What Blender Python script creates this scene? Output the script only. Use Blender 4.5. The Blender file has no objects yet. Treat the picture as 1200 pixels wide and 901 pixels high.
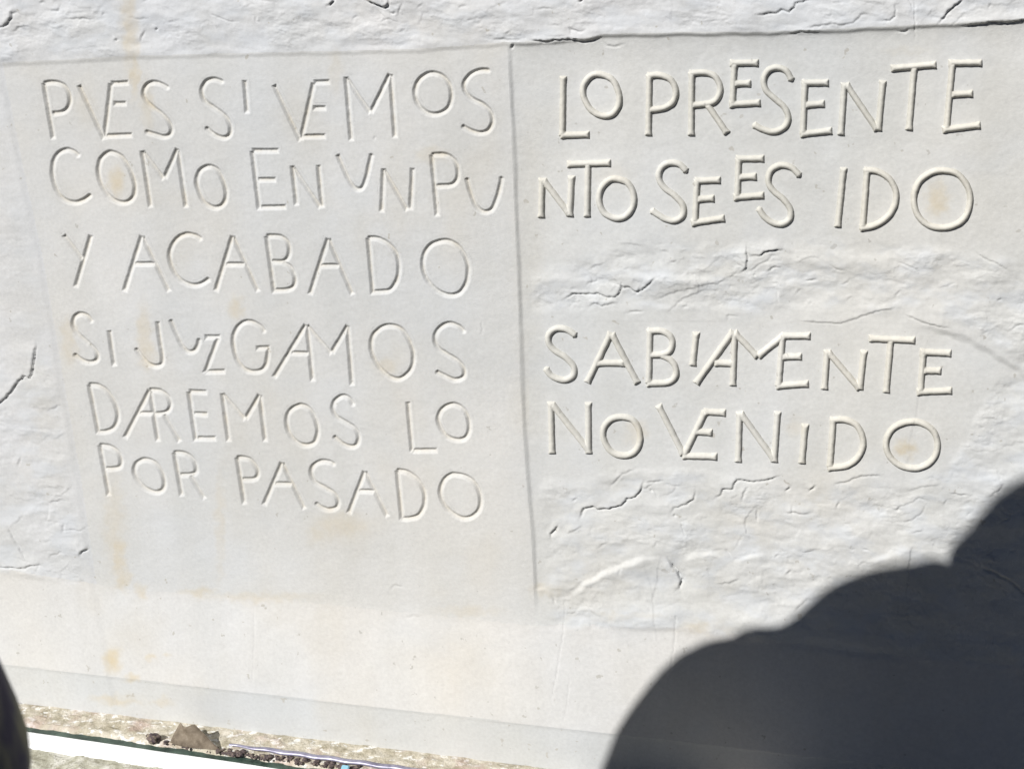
import bpy, bmesh, math, random
import numpy as np
from mathutils import Vector, Matrix

# ------------------------------------------------------------------ camera, world, sun, exposure
F = 1389.0                                   # focal length in photo pixels (photo is 1200 x 901)
_r = np.array([5000., 175., -F]); _r /= np.linalg.norm(_r)
_d = np.array([227., 4545., F]); _d -= _r * (_d @ _r); _d /= np.linalg.norm(_d)
_n = np.cross(_r, _d)
W = np.array([_r, _n, -_d])                  # camera axes (right, down, forward) -> world
CAM = -1.2 * (W @ np.array([0, 0, 1.]))
scn = bpy.context.scene
cd = bpy.data.cameras.new('camera'); cam = bpy.data.objects.new('camera', cd)
scn.collection.objects.link(cam); scn.camera = cam
R = Matrix([[W[i][0], -W[i][1], -W[i][2]] for i in range(3)])
cam.matrix_world = Matrix.Translation(Vector(CAM)) @ R.to_4x4()
cd.sensor_width = 36.0; cd.lens = F / 1200 * 36.0; cd.clip_start = 0.01; cd.clip_end = 500
cd.dof.use_dof = True; cd.dof.focus_distance = 1.2; cd.dof.aperture_fstop = 15.0

SUN = np.array([-0.385, -0.68, 0.624]); SUN /= np.linalg.norm(SUN)
world = bpy.data.worlds.new('World'); scn.world = world; world.use_nodes = True
nt = world.node_tree; bgn = nt.nodes['Background']
sky = nt.nodes.new('ShaderNodeTexSky'); sky.sky_type = 'NISHITA'; sky.sun_disc = False
sky.sun_elevation = math.asin(SUN[2]); sky.sun_rotation = math.atan2(SUN[0], SUN[1])
sky.altitude = 3500; sky.air_density = 0.22; sky.dust_density = 0.05
nt.links.new(sky.outputs[0], bgn.inputs[0]); bgn.inputs[1].default_value = 0.05
sl = bpy.data.lights.new('sun', 'SUN'); sl.energy = 5.0; sl.angle = math.radians(0.5); sl.color = (1, 0.98, 0.955)
so = bpy.data.objects.new('sun', sl); scn.collection.objects.link(so)
so.rotation_euler = Vector(SUN).to_track_quat('Z', 'Y').to_euler()
scn.view_settings.view_transform = 'Standard'; scn.view_settings.look = 'None'
scn.view_settings.gamma = 1; scn.view_settings.exposure = 0.23

# ------------------------------------------------------------------ helpers
def rays(u, v):
    c = np.stack([u - 600.0, v - 450.5, np.full_like(u, F)], -1)
    return c @ W.T
def on_y(u, v, y):
    u = np.asarray(u, float); v = np.asarray(v, float)
    q = rays(u, v); t = (y - CAM[1]) / q[..., 1]
    return CAM + q * t[..., None]
def on_z(u, v, z):
    u = np.asarray(u, float); v = np.asarray(v, float)
    q = rays(u, v); t = (z - CAM[2]) / q[..., 2]
    return CAM + q * t[..., None]
def proj(P):
    c = (np.asarray(P) - CAM) @ W
    return 600 + F * c[..., 0] / c[..., 2], 450.5 + F * c[..., 1] / c[..., 2]
def vline(y, z):                              # image line of the world line (., y, z): v = a + b u
    u0, v0 = proj(np.array([-0.6, y, z])); u1, v1 = proj(np.array([0.6, y, z]))
    b = (v1 - v0) / (u1 - u0)
    return lambda u: v0 + b * (u - u0)
def sm(x): x = np.clip(x, 0, 1); return x * x * (3 - 2 * x)
def interp(pts):
    a = np.array(pts, float)
    return lambda t: np.interp(t, a[:, 0], a[:, 1])

_rng = np.random.RandomState(5)
_perm = np.concatenate([_rng.permutation(256)] * 2)
_ang = _rng.rand(256) * 2 * np.pi
_gx, _gy = np.cos(_ang).astype(np.float32), np.sin(_ang).astype(np.float32)
def perlin(x, y, seed=0):
    x = x.astype(np.float32) + seed * 17.13; y = y.astype(np.float32) + seed * 9.71
    xf = np.floor(x); yf = np.floor(y); xi = xf.astype(np.int32); yi = yf.astype(np.int32)
    fx = x - xf; fy = y - yf
    sx = fx * fx * fx * (fx * (fx * 6 - 15) + 10); sy = fy * fy * fy * (fy * (fy * 6 - 15) + 10)
    def g(ix, iy, dx, dy):
        h = _perm[_perm[ix & 255] + (iy & 255)]
        return _gx[h] * dx + _gy[h] * dy
    a = g(xi, yi, fx, fy); b = g(xi + 1, yi, fx - 1, fy)
    c = g(xi, yi + 1, fx, fy - 1); d = g(xi + 1, yi + 1, fx - 1, fy - 1)
    return (a + sx * (b - a)) * (1 - sy) + (c + sx * (d - c)) * sy
def fbm(x, y, o=4, seed=0, gain=0.5):
    s = 0; a = 1
    for k in range(o):
        s = s + a * perlin(x, y, seed + k * 3); x = x * 2.03 + 3.1; y = y * 2.03 - 1.7; a *= gain
    return s
def spline(pts, closed=False, n=7):
    p = np.array(pts, float); m = len(p); out = []
    rng = range(m) if closed else range(m - 1)
    for i in rng:
        if closed: a, b, c, d = p[(i - 1) % m], p[i], p[(i + 1) % m], p[(i + 2) % m]
        else: a, b, c, d = p[max(i - 1, 0)], p[i], p[i + 1], p[min(i + 2, m - 1)]
        for k in range(n):
            t = k / n
            out.append(0.5 * (2 * b + (c - a) * t + (2 * a - 5 * b + 4 * c - d) * t * t + (3 * b - 3 * c + d - a) * t ** 3))
    out.append(p[0] if closed else p[-1])
    return np.array(out)

def mesh_obj(name, V, faces, mat, parent=None, attrs=None, smooth=True):
    me = bpy.data.meshes.new(name)
    V = np.asarray(V, np.float32); faces = np.asarray(faces, np.int32); k = faces.shape[1]
    me.vertices.add(len(V)); me.vertices.foreach_set('co', V.ravel())
    me.loops.add(faces.size); me.loops.foreach_set('vertex_index', faces.ravel())
    me.polygons.add(len(faces)); me.polygons.foreach_set('loop_start', np.arange(0, faces.size, k, dtype=np.int32))
    me.polygons.foreach_set('use_smooth', np.full(len(faces), smooth))
    if attrs:
        for nme, val in attrs.items():
            at = me.attributes.new(nme, 'FLOAT', 'POINT'); at.data.foreach_set('value', np.asarray(val, np.float32).ravel())
    me.update(calc_edges=True); me.materials.append(mat)
    o = bpy.data.objects.new(name, me); scn.collection.objects.link(o)
    if parent: o.parent = parent
    return o
def sub_mesh(P, cellmask, attrs):
    """P (nr,nc,3) grid, cellmask (nr-1,nc-1) -> compact verts, quads, attrs"""
    nr, nc = P.shape[:2]
    idx = np.arange(nr * nc).reshape(nr, nc)
    q = np.stack([idx[:-1, :-1], idx[1:, :-1], idx[1:, 1:], idx[:-1, 1:]], -1)[cellmask]
    used, inv = np.unique(q, return_inverse=True)
    return P.reshape(-1, 3)[used], inv.reshape(-1, 4), {k: v.reshape(-1)[used] for k, v in attrs.items()}
def empty(name, loc, label=None, cat=None, group=None):
    o = bpy.data.objects.new(name, None); scn.collection.objects.link(o); o.location = loc; o.empty_display_size = .05
    if label: o['label'] = label; o['category'] = cat
    return o
def tag(o, label, cat=None, group=None, kind=None):
    if label: o['label'] = label
    if cat: o['category'] = cat
    if group: o['group'] = group
    if kind: o['kind'] = kind
    return o

# ------------------------------------------------------------------ materials
def mat_new(name, rough=0.9, spec=0.25):
    m = bpy.data.materials.new(name); m.use_nodes = True
    b = m.node_tree.nodes['Principled BSDF']
    b.inputs['Roughness'].default_value = rough; b.inputs['Specular IOR Level'].default_value = spec
    return m, m.node_tree, b
def ramp(nt, src, stops):
    r = nt.nodes.new('ShaderNodeValToRGB'); e = r.color_ramp.elements
    while len(e) < len(stops): e.new(0.5)
    for el, (p, c) in zip(e, stops): el.position = p; el.color = (*c, 1)
    nt.links.new(src, r.inputs[0]); return r
def noise(nt, scale, detail=5, rough=0.55, vec=None, dist=0.0):
    n = nt.nodes.new('ShaderNodeTexNoise'); n.inputs['Scale'].default_value = scale
    n.inputs['Detail'].default_value = detail; n.inputs['Roughness'].default_value = rough; n.inputs['Distortion'].default_value = dist
    nt.links.new(vec, n.inputs['Vector']); return n
def mixc(nt, fac, a, b, mode='MIX'):
    m = nt.nodes.new('ShaderNodeMix'); m.data_type = 'RGBA'; m.blend_type = mode
    for s, v in ((m.inputs[0], fac), (m.inputs[6], a), (m.inputs[7], b)):
        if hasattr(v, 'links') or hasattr(v, 'node'): nt.links.new(v, s)
        elif isinstance(v, tuple): s.default_value = (*v, 1)
        else: s.default_value = v
    return m.outputs[2]
def mapping(nt, scale=(1, 1, 1), rot=(0, 0, 0)):
    g = nt.nodes.new('ShaderNodeNewGeometry'); mp = nt.nodes.new('ShaderNodeMapping')
    mp.inputs['Scale'].default_value = scale; mp.inputs['Rotation'].default_value = rot
    nt.links.new(g.outputs['Position'], mp.inputs['Vector']); return mp.outputs[0]
def bump(nt, b, h, dist, strength=1.0, prev=None):
    n = nt.nodes.new('ShaderNodeBump'); n.inputs['Distance'].default_value = dist; n.inputs['Strength'].default_value = strength
    nt.links.new(h, n.inputs['Height'])
    if prev: nt.links.new(prev, n.inputs['Normal'])
    nt.links.new(n.outputs[0], b.inputs['Normal']); return n.outputs[0]

def plaster(name, lo, hi, letter=False):
    m, nt, b = mat_new(name, 0.88, 0.22)
    pos = mapping(nt)
    c = ramp(nt, noise(nt, 6, 6, 0.6, pos).outputs['Fac'], [(0.32, lo), (0.68, hi)]).outputs[0]
    # faint cool / warm drift
    c = mixc(nt, 0.5, c, mixc(nt, 1.0, c, ramp(nt, noise(nt, 3.1, 3, 0.5, mapping(nt, (1.4, 1, .8))).outputs['Fac'],
             [(0.35, (.915, .955, 1.0)), (0.65, (1.0, .98, .93))]).outputs[0], 'MULTIPLY'))
    # vertical water streaks
    c = mixc(nt, 0.30, c, mixc(nt, 1.0, c, ramp(nt, noise(nt, 22, 3, 0.5, mapping(nt, (1, 1, .12))).outputs['Fac'],
             [(0.4, (.90, .895, .87)), (0.6, (1, 1, 1))]).outputs[0], 'MULTIPLY'))
    # fine grain and pin specks
    c = mixc(nt, 0.6, c, mixc(nt, 1.0, c, ramp(nt, noise(nt, 260, 3, 0.6, pos).outputs['Fac'],
             [(0.3, (.88, .88, .88)), (0.7, (1.04, 1.04, 1.04))]).outputs[0], 'MULTIPLY'))
    sp = ramp(nt, noise(nt, 95, 2, 0.6, pos).outputs['Fac'], [(0.0, (1, 1, 1)), (0.27, (1, 1, 1)), (0.30, (0, 0, 0)), (1, (0, 0, 0))]).outputs[0]
    c = mixc(nt, sp, c, (.42, .41, .38))
    at = nt.nodes.new('ShaderNodeAttribute'); at.attribute_name = 'stain_shade'
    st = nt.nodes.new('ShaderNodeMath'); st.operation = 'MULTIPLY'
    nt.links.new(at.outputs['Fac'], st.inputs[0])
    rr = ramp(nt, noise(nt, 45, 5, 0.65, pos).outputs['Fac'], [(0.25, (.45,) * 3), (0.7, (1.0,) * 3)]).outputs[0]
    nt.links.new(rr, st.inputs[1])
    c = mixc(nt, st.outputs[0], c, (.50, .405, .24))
    at2 = nt.nodes.new('ShaderNodeAttribute'); at2.attribute_name = 'cool'
    c = mixc(nt, at2.outputs['Fac'], c, (.51, .535, .565))
    nt.links.new(c, b.inputs['Base Color'])
    p = bump(nt, b, noise(nt, 150, 5, 0.6, pos).outputs['Fac'], 0.0007, 0.38)
    p = bump(nt, b, noise(nt, 45, 4, 0.55, mapping(nt, (1, 1, 1.4), (0, 0.5, 0))).outputs['Fac'], 0.0016, 0.26, p)
    bump(nt, b, noise(nt, 700, 2, 0.6, pos).outputs['Fac'], 0.00025, 0.5, p)
    return m
M_PANEL = plaster('plaster_panel', (.528, .525, .51), (.584, .581, .571))
M_RIGHT = plaster('plaster_relief_panel', (.53, .53, .515), (.59, .59, .58))
M_ROUGH = plaster('plaster_border', (.525, .53, .53), (.585, .588, .60))
M_SKIRT = plaster('plaster_skirting', (.55, .54, .523), (.604, .595, .58))
M_BAND = plaster('plaster_band', (.52, .522, .512), (.572, .575, .57))
M_LETTER = plaster('plaster_raised_letter', (.54, .525, .475), (.60, .585, .545))

# ------------------------------------------------------------------ letter strokes, traced (photo pixels)
def SEQ(crop, k, off=(0, 0)):
    ox, oy = crop
    return lambda pts: [(ox + (x + off[0]) / k, oy + (y + off[1]) / k) for x, y in pts]
O5 = (8, 7)
cA, cB, cC = SEQ((40, 78), 5, O5), SEQ((220, 78), 5, O5), SEQ((380, 78), 5, O5)
cD, cE, cF = SEQ((60, 268), 5, O5), SEQ((240, 268), 5, O5), SEQ((380, 268), 5, O5)
cG, cH, cI = SEQ((90, 440), 5, O5), SEQ((270, 440), 5, O5), SEQ((380, 440), 5, O5)
k4 = 1200 / 280
cJ, cK, cL, cM = SEQ((620, 65), k4), SEQ((880, 65), k4), SEQ((620, 370), k4), SEQ((850, 370), k4)
# entry: (letter, where, crop, strokes); stroke = (kind, points): l straight, s open curve, c closed curve, m curve then corner kept
INC = [
 ('P','first word of the top row',cA,[('l',[(48,92),(105,420)]),('s',[(50,92),(115,88),(170,110),(200,165),(195,225),(160,262),(100,270)])]),
 ('VE','first word of the top row',cA,[('l',[(255,105),(402,422)]),('l',[(442,95),(402,420)]),('l',[(442,95),(545,90)]),('l',[(455,212),(533,212)]),('l',[(404,402),(568,396)])]),
 ('S','first word of the top row',cA,[('s',[(775,120),(735,97),(690,88),(650,105),(632,150),(648,195),(690,235),(745,278),(785,325),(797,365),(785,395),(750,407),(700,393),(648,378)])]),
 ('S','second word of the top row',cB,[('s',[(195,85),(150,70),(105,80),(78,120),(76,160),(95,200),(140,232),(190,268),(225,305),(243,350),(238,392),(210,412),(170,405),(130,382),(103,357)])]),
 ('I','second word of the top row',cB,[('l',[(325,76),(340,268)])]),
 ('VE','third word of the top row',cB,[('l',[(497,103),(652,430)]),('l',[(730,90),(655,425)]),('l',[(730,88),(825,85)]),('l',[(725,238),(803,238)]),('l',[(655,405),(800,402)])]),
 ('M','third word of the top row',cC,[('l',[(120,55),(150,430)]),('l',[(122,62),(262,268)]),('l',[(264,266),(378,38)]),('l',[(381,42),(407,412)])]),
 ('O','third word of the top row',cC,[('c',[(628,33),(690,55),(730,110),(738,180),(715,240),(660,272),(600,268),(548,225),(524,160),(535,95),(575,50)])]),
 ('S','third word of the top row',cC,[('s',[(958,18),(905,18),(850,42),(813,92),(820,142),(860,185),(920,215),(965,258),(979,315),(955,368),(905,384),(850,370),(803,345)])]),
 ('C','first word of the second row',cA,[('s',[(250,516),(225,494),(185,482),(138,500),(107,545),(99,610),(110,680),(140,745),(185,783),(240,792),(285,775),(322,748)])]),
 ('O','first word of the second row',cA,[('c',[(445,497),(505,525),(555,600),(582,690),(572,760),(520,793),(450,772),(395,705),(368,620),(378,545),(410,508)])]),
 ('M','first word of the second row',cA,[('l',[(625,488),(675,820)]),('l',[(630,495),(752,655)]),('l',[(755,650),(833,475)]),('l',[(833,485),(883,820)])]),
 ('O','first word of the second row',cA,[('c',[(1015,580),(1065,600),(1100,665),(1118,740),(1100,800),(1050,822),(990,790),(953,715),(945,660),(965,605)])]),
 ('E','second word of the second row',cB,[('l',[(370,490),(412,835)]),('l',[(368,488),(527,488)]),('l',[(395,658),(510,658)]),('l',[(412,820),(570,816)])]),
 ('N','second word of the second row',cB,[('l',[(605,575),(630,808)]),('l',[(608,585),(770,822)]),('l',[(757,572),(780,822)])]),
 ('U','third word of the second row',cC,[('s',[(70,512),(108,595),(145,672),(182,712),(214,705),(238,650),(255,575),(270,510)])]),
 ('N','third word of the second row',cC,[('l',[(340,592),(328,848)]),('l',[(342,600),(480,838)]),('l',[(510,590),(497,835)])]),
 ('P','fourth word of the second row',cC,[('l',[(622,512),(655,870)]),('s',[(622,512),(695,511),(748,538),(775,590),(770,655),(732,690),(640,695)])]),
 ('U','fourth word of the second row',cC,[('s',[(828,650),(848,725),(882,812),(930,846),(975,830),(1003,770),(1023,700),(1032,645)])]),
 ('Y','start of the third row',cD,[('l',[(65,32),(178,178)]),('l',[(225,32),(135,338)])]),
 ('A','second word of the third row',cD,[('l',[(523,35),(420,362)]),('l',[(527,42),(683,362)]),('l',[(470,200),(605,200)])]),
 ('C','second word of the third row',cD,[('s',[(868,55),(835,35),(780,28),(725,58),(690,120),(688,180),(715,250),(755,298),(810,323),(860,322),(918,288)])]),
 ('A','second word of the third row',cE,[('l',[(155,35),(55,362)]),('l',[(158,42),(305,362)]),('l',[(105,203),(230,203)])]),
 ('B','second word of the third row',cE,[('l',[(355,38),(400,373)]),('s',[(355,38),(430,40),(475,70),(488,118),(478,165),(445,188),(378,186)]),('s',[(445,188),(495,222),(521,285),(512,332),(470,353),(398,354)])]),
 ('A','second word of the third row',cE,[('l',[(715,50),(607,382)]),('l',[(718,56),(858,380)]),('l',[(660,211),(785,211)])]),
 ('D','second word of the third row',cF,[('l',[(250,50),(278,380)]),('s',[(250,50),(312,54),(372,87),(415,140),(430,212),(420,290),(382,350),(330,363),(278,363)])]),
 ('O','second word of the third row',cF,[('c',[(700,65),(765,88),(812,145),(836,222),(825,310),(785,370),(730,384),(660,360),(600,300),(571,220),(580,140),(625,85)])]),
 ('S','first word of the fourth row',cD,[('s',[(230,538),(203,505),(165,493),(130,512),(120,555),(140,600),(180,640),(225,680),(260,722),(260,762),(220,778),(170,763),(130,732)])]),
 ('I','first word of the fourth row',cD,[('l',[(332,590),(362,798)])]),
 ('J','second word of the fourth row',cD,[('s',[(615,538),(628,640),(643,730),(640,785),(605,800),(560,783),(518,740),(490,700)])]),
 ('U','second word of the fourth row',cD,[('s',[(692,530),(722,600),(760,680),(795,715),(830,710),(850,680),(858,645)])]),
 ('Z','second word of the fourth row',cD,[('l',[(892,630),(985,628)]),('l',[(970,635),(893,842)]),('l',[(893,832),(1013,830)])]),
 ('G','second word of the fourth row',cE,[('s',[(342,597),(308,560),(250,538),(195,560),(162,620),(160,680),(180,757),(220,812),(270,832),(320,826),(350,793),(361,740),(363,698)]),('l',[(290,695),(375,692)])]),
 ('AM','second word of the fourth row',cE,[('l',[(585,555),(396,868)]),('l',[(592,560),(625,888)]),('l',[(490,722),(605,725)]),('l',[(590,562),(733,728)]),('l',[(735,722),(832,560)]),('l',[(828,565),(856,912)])]),
 ('O','second word of the fourth row',cF,[('c',[(380,562),(442,582),(488,645),(515,730),(502,815),(440,872),(378,862),(310,800),(270,710),(275,630),(320,578)])]),
 ('S','second word of the fourth row',cF,[('s',[(812,598),(778,565),(720,550),(665,580),(640,632),(657,690),(710,728),(770,765),(808,810),(810,858),(765,880),(710,862),(650,832)])]),
 ('D','first word of the fifth row',cG,[('l',[(65,48),(120,335)]),('s',[(65,48),(125,55),(180,98),(222,175),(232,245),(208,300),(160,322),(118,323)])]),
 ('AR','first word of the fifth row',cG,[('l',[(420,78),(272,362)]),('l',[(422,82),(468,380)]),('s',[(420,78),(478,84),(523,115),(541,165),(523,203),(480,217),(440,218)]),('l',[(350,215),(445,215)]),('l',[(500,218),(595,382)])]),
 ('E','first word of the fifth row',cG,[('l',[(648,88),(690,378)]),('l',[(648,88),(755,92)]),('l',[(668,218),(760,222)]),('l',[(690,362),(808,362)])]),
 ('M','first word of the fifth row',cG,[('l',[(845,98),(882,380)]),('l',[(848,104),(978,252)]),('l',[(980,250),(1065,105)]),('l',[(1065,112),(1097,380)])]),
 ('O','first word of the fifth row',cH,[('c',[(400,168),(455,190),(490,250),(505,320),(485,385),(435,403),(380,383),(335,325),(322,255),(342,200)])]),
 ('S','first word of the fifth row',cH,[('s',[(712,165),(690,130),(650,115),(607,140),(592,185),(615,235),(668,268),(720,303),(744,350),(733,398),(700,411),(650,393),(600,353)])]),
 ('L','last word of the fifth row',cI,[('l',[(482,148),(508,443)]),('l',[(506,434),(655,432)])]),
 ('O','last word of the fifth row',cI,[('c',[(745,163),(800,185),(835,240),(842,310),(820,358),(775,372),(715,353),(675,300),(660,240),(688,188)])]),
 ('P','first word of the bottom row',cG,[('l',[(128,402),(180,698)]),('s',[(128,402),(188,412),(235,447),(252,500),(233,535),(150,540)])]),
 ('O','first word of the bottom row',cG,[('c',[(405,487),(455,510),(495,570),(505,638),(480,674),(430,672),(375,638),(332,575),(335,520),(367,492)])]),
 ('R','first word of the bottom row',cG,[('l',[(563,445),(608,700)]),('s',[(563,445),(620,450),(668,480),(691,530),(678,570),(590,576)]),('l',[(655,575),(742,716)])]),
 ('P','last word of the bottom row',cG,[('l',[(932,475),(975,746)]),('s',[(932,475),(998,482),(1038,520),(1054,565),(1033,600),(955,603)])]),
 ('A','last word of the bottom row',cH,[('l',[(295,502),(188,755)]),('l',[(297,508),(427,775)]),('l',[(245,627),(360,630)])]),
 ('S','last word of the bottom row',cH,[('s',[(598,515),(570,500),(520,498),(477,525),(466,570),(490,618),(545,650),(600,685),(624,730),(613,768),(570,779),(530,768),(495,745)])]),
 ('A','last word of the bottom row',cH,[('l',[(780,553),(685,803)]),('l',[(782,558),(913,820)]),('l',[(735,670),(845,673)])]),
 ('D','last word of the bottom row',cI,[('l',[(420,550),(448,840)]),('s',[(420,550),(482,562),(545,612),(579,680),(577,758),(545,813),(490,831),(445,832)])]),
 ('O','last word of the bottom row',cI,[('c',[(760,573),(830,590),(885,640),(910,720),(893,790),(840,828),(780,822),(710,770),(673,690),(687,620),(722,582)])]),
]
RAI = [
 ('L','first word of the top row',cJ,[('l',[(172,106),(168,405)]),('l',[(158,402),(303,398)])]),
 ('O','first word of the top row',cJ,[('c',[(348,95),(412,118),(448,180),(452,243),(420,295),(362,303),(308,270),(274,207),(275,152),(305,110)])]),
 ('P','second word of the top row',cJ,[('l',[(605,98),(600,402)]),('s',[(598,104),(660,101),(713,125),(738,178),(725,232),(680,264),(606,275)])]),
 ('R','second word of the top row',cJ,[('l',[(818,88),(815,402)]),('s',[(808,92),(880,87),(933,107),(960,160),(948,213),(910,241),(820,251)]),('l',[(895,246),(994,392)])]),
 ('E','second word of the top row, raised above the line',cJ,[('l',[(1032,40),(1022,248)]),('l',[(1010,39),(1152,39)]),('l',[(1030,143),(1114,141)]),('l',[(1006,248),(1162,238)])]),
 ('S','second word of the top row',cK,[('s',[(203,122),(178,80),(132,62),(86,78),(64,125),(78,178),(125,223),(170,265),(188,318),(165,363),(112,384),(60,372),(16,350)])]),
 ('E','second word of the top row, right of the S',cK,[('l',[(272,135),(262,395)]),('l',[(258,139),(390,138)]),('l',[(272,250),(370,243)]),('l',[(248,397),(407,378)])]),
 ('N','second word of the top row',cK,[('l',[(470,140),(452,400)]),('l',[(478,145),(634,375)]),('l',[(663,128),(640,378)])]),
 ('T','second word of the top row',cK,[('l',[(703,67),(930,47)]),('l',[(820,60),(794,375)])]),
 ('E','second word of the top row, at its end',cK,[('l',[(1012,40),(982,372)]),('l',[(993,39),(1160,38)]),('l',[(1005,197),(1114,192)]),('l',[(962,375),(1152,350)])]),
 ('N','first word of the second row',cJ,[('l',[(66,618),(62,814)]),('l',[(72,625),(202,797)]),('l',[(214,606),(205,808)])]),
 ('T','first word of the second row',cJ,[('l',[(192,547),(410,540)]),('l',[(297,540),(292,810)])]),
 ('O','first word of the second row',cJ,[('c',[(432,620),(490,637),(524,690),(523,758),(485,808),(432,818),(377,790),(352,730),(362,672),(395,632)])]),
 ('S','second word of the second row',cJ,[('s',[(788,580),(755,547),(700,541),(661,570),(653,620),(680,665),(735,708),(773,755),(773,802),(735,829),(690,824),(652,804),(618,780)])]),
 ('E','second word of the second row',cJ,[('l',[(845,625),(834,838)]),('l',[(834,630),(962,626)]),('l',[(846,722),(930,718)]),('l',[(816,842),(982,817)])]),
 ('E','third word of the second row',cJ,[('l',[(1054,518),(1046,712)]),('l',[(1040,520),(1180,518)]),('l',[(1050,612),(1142,608)]),('l',[(1028,714),(1180,702)])]),
 ('S','third word of the second row',cK,[('s',[(243,602),(207,566),(152,551),(102,577),(87,630),(110,678),(163,723),(198,775),(193,824),(150,848),(100,836),(65,808),(40,770)])]),
 ('I','last word of the second row',cK,[('l',[(466,564),(436,862)])]),
 ('D','last word of the second row',cK,[('l',[(584,575),(562,865)]),('s',[(572,578),(630,582),(690,616),(727,680),(723,750),(684,813),(620,854),(548,869)])]),
 ('O','last word of the second row',cK,[('c',[(950,578),(1030,592),(1083,650),(1101,720),(1083,800),(1033,848),(960,866),(882,848),(832,790),(818,715),(840,642),(890,597)])]),
 ('S','word of the third row',cL,[('s',[(232,97),(190,69),(140,63),(102,90),(99,135),(130,175),(185,210),(224,255),(223,298),(185,321),(140,314),(107,296),(86,266)])]),
 ('A','word of the third row, after the S',cL,[('l',[(412,85),(292,335)]),('l',[(415,90),(545,338)]),('l',[(340,237),(480,237)])]),
 ('B','word of the third row',cL,[('l',[(608,70),(602,338)]),('s',[(598,77),(665,76),(709,102),(720,140),(704,178),(665,194),(606,197)]),('s',[(665,196),(715,225),(740,275),(728,314),(690,335),(592,339)])]),
 ('I','word of the third row',cL,[('l',[(840,82),(822,250)])]),
 ('AME','word of the third row',cM,[('l',[(40,78),(-148,340)]),('l',[(48,85),(38,350)]),('l',[(-55,236),(40,240)]),('l',[(45,82),(162,206)]),('l',[(163,204),(292,100)]),('l',[(288,102),(268,352)]),('l',[(284,101),(427,101)]),('l',[(284,206),(384,204)]),('l',[(255,352),(418,340)])]),
 ('N','word of the third row',cM,[('l',[(512,172),(498,368)]),('l',[(514,180),(674,367)]),('l',[(697,174),(675,370)])]),
 ('T','word of the third row',cM,[('l',[(722,114),(952,123)]),('l',[(832,115),(808,385)])]),
 ('E','word of the third row, at its end',cM,[('l',[(996,182),(980,382)]),('l',[(978,182),(1134,190)]),('l',[(992,276),(1084,278)]),('l',[(962,383),(1138,376)])]),
 ('N','first word of the bottom row',cL,[('l',[(110,432),(117,690)]),('l',[(114,440),(302,678)]),('l',[(298,434),(300,690)])]),
 ('O','first word of the bottom row',cL,[('c',[(460,507),(520,522),(553,575),(556,638),(523,688),(470,701),(412,680),(378,625),(374,567),(407,522)])]),
 ('VE','last word of the bottom row',cL,[('l',[(650,448),(775,695)]),('l',[(885,480),(778,700)]),('l',[(880,481),(987,486)]),('l',[(830,580),(920,586)]),('l',[(770,702),(944,706)])]),
 ('N','last word of the bottom row',cM,[('l',[(72,482),(65,733)]),('l',[(75,486),(246,722)]),('l',[(263,480),(246,733)])]),
 ('I','last word of the bottom row',cM,[('l',[(402,543),(385,740)])]),
 ('D','last word of the bottom row',cM,[('l',[(543,512),(526,758)]),('s',[(530,523),(600,521),(659,550),(690,610),(688,668),(653,723),(600,753),(515,763)])]),
 ('O','last word of the bottom row',cM,[('c',[(935,530),(1003,546),(1052,590),(1066,650),(1048,713),(1000,753),(940,765),(872,748),(822,700),(807,640),(826,582),(870,546)])]),
]
def strokes_px(entry, w, flare):
    out = []
    for kind, pts in entry[3]:
        p = entry[2](pts)
        if kind == 'l': q = np.array(p, float); closed = False
        elif kind == 's': q = spline(p, False, 5); closed = False
        else: q = spline(p, True, 5); closed = True
        # split ends so the half-width can flare over the last few pixels
        ws = np.full(len(q), w)
        if flare and not closed:
            L = 6.0
            for end in (0, 1):
                if end: q = q[::-1]; ws = ws[::-1]
                dv = q[1] - q[0]; l = np.hypot(*dv)
                if l > L * 1.5:
                    q = np.vstack([q[0], q[0] + dv / l * L, q[1:]]); ws = np.concatenate([[w + flare], [w], ws[1:]])
                else: ws = ws.copy(); ws[0] = w + flare
                if end: q = q[::-1]; ws = ws[::-1]
        out.append((q, ws, closed))
    return out
def sdf(U, V, strokes):
    best = np.full(U.shape, 50.0)
    for q, ws, closed in strokes:
        n = len(q) - 1
        sl = np.full(U.shape, 50.0)
        for i in range(n):
            a, b = q[i], q[i + 1]; d = b - a; L = np.hypot(*d) + 1e-9; d = d / L
            x = (U - a[0]) * d[0] + (V - a[1]) * d[1]; y = (U - a[0]) * -d[1] + (V - a[1]) * d[0]
            t = np.clip(x / L, 0, 1); w = ws[i] * (1 - t) + ws[i + 1] * t
            xo = x - t * L
            if i == 0 and not closed: xo = np.maximum(xo, 0)
            if i == n - 1 and not closed: xo = np.minimum(xo, 0)
            s = np.hypot(xo, y) - w
            if i == 0 and not closed: s = np.maximum(s, -x - 0.5)          # butt ends
            if i == n - 1 and not closed: s = np.maximum(s, x - L - 0.5)
            sl = np.minimum(sl, s)
        best = np.minimum(best, sl)
    return best

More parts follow.
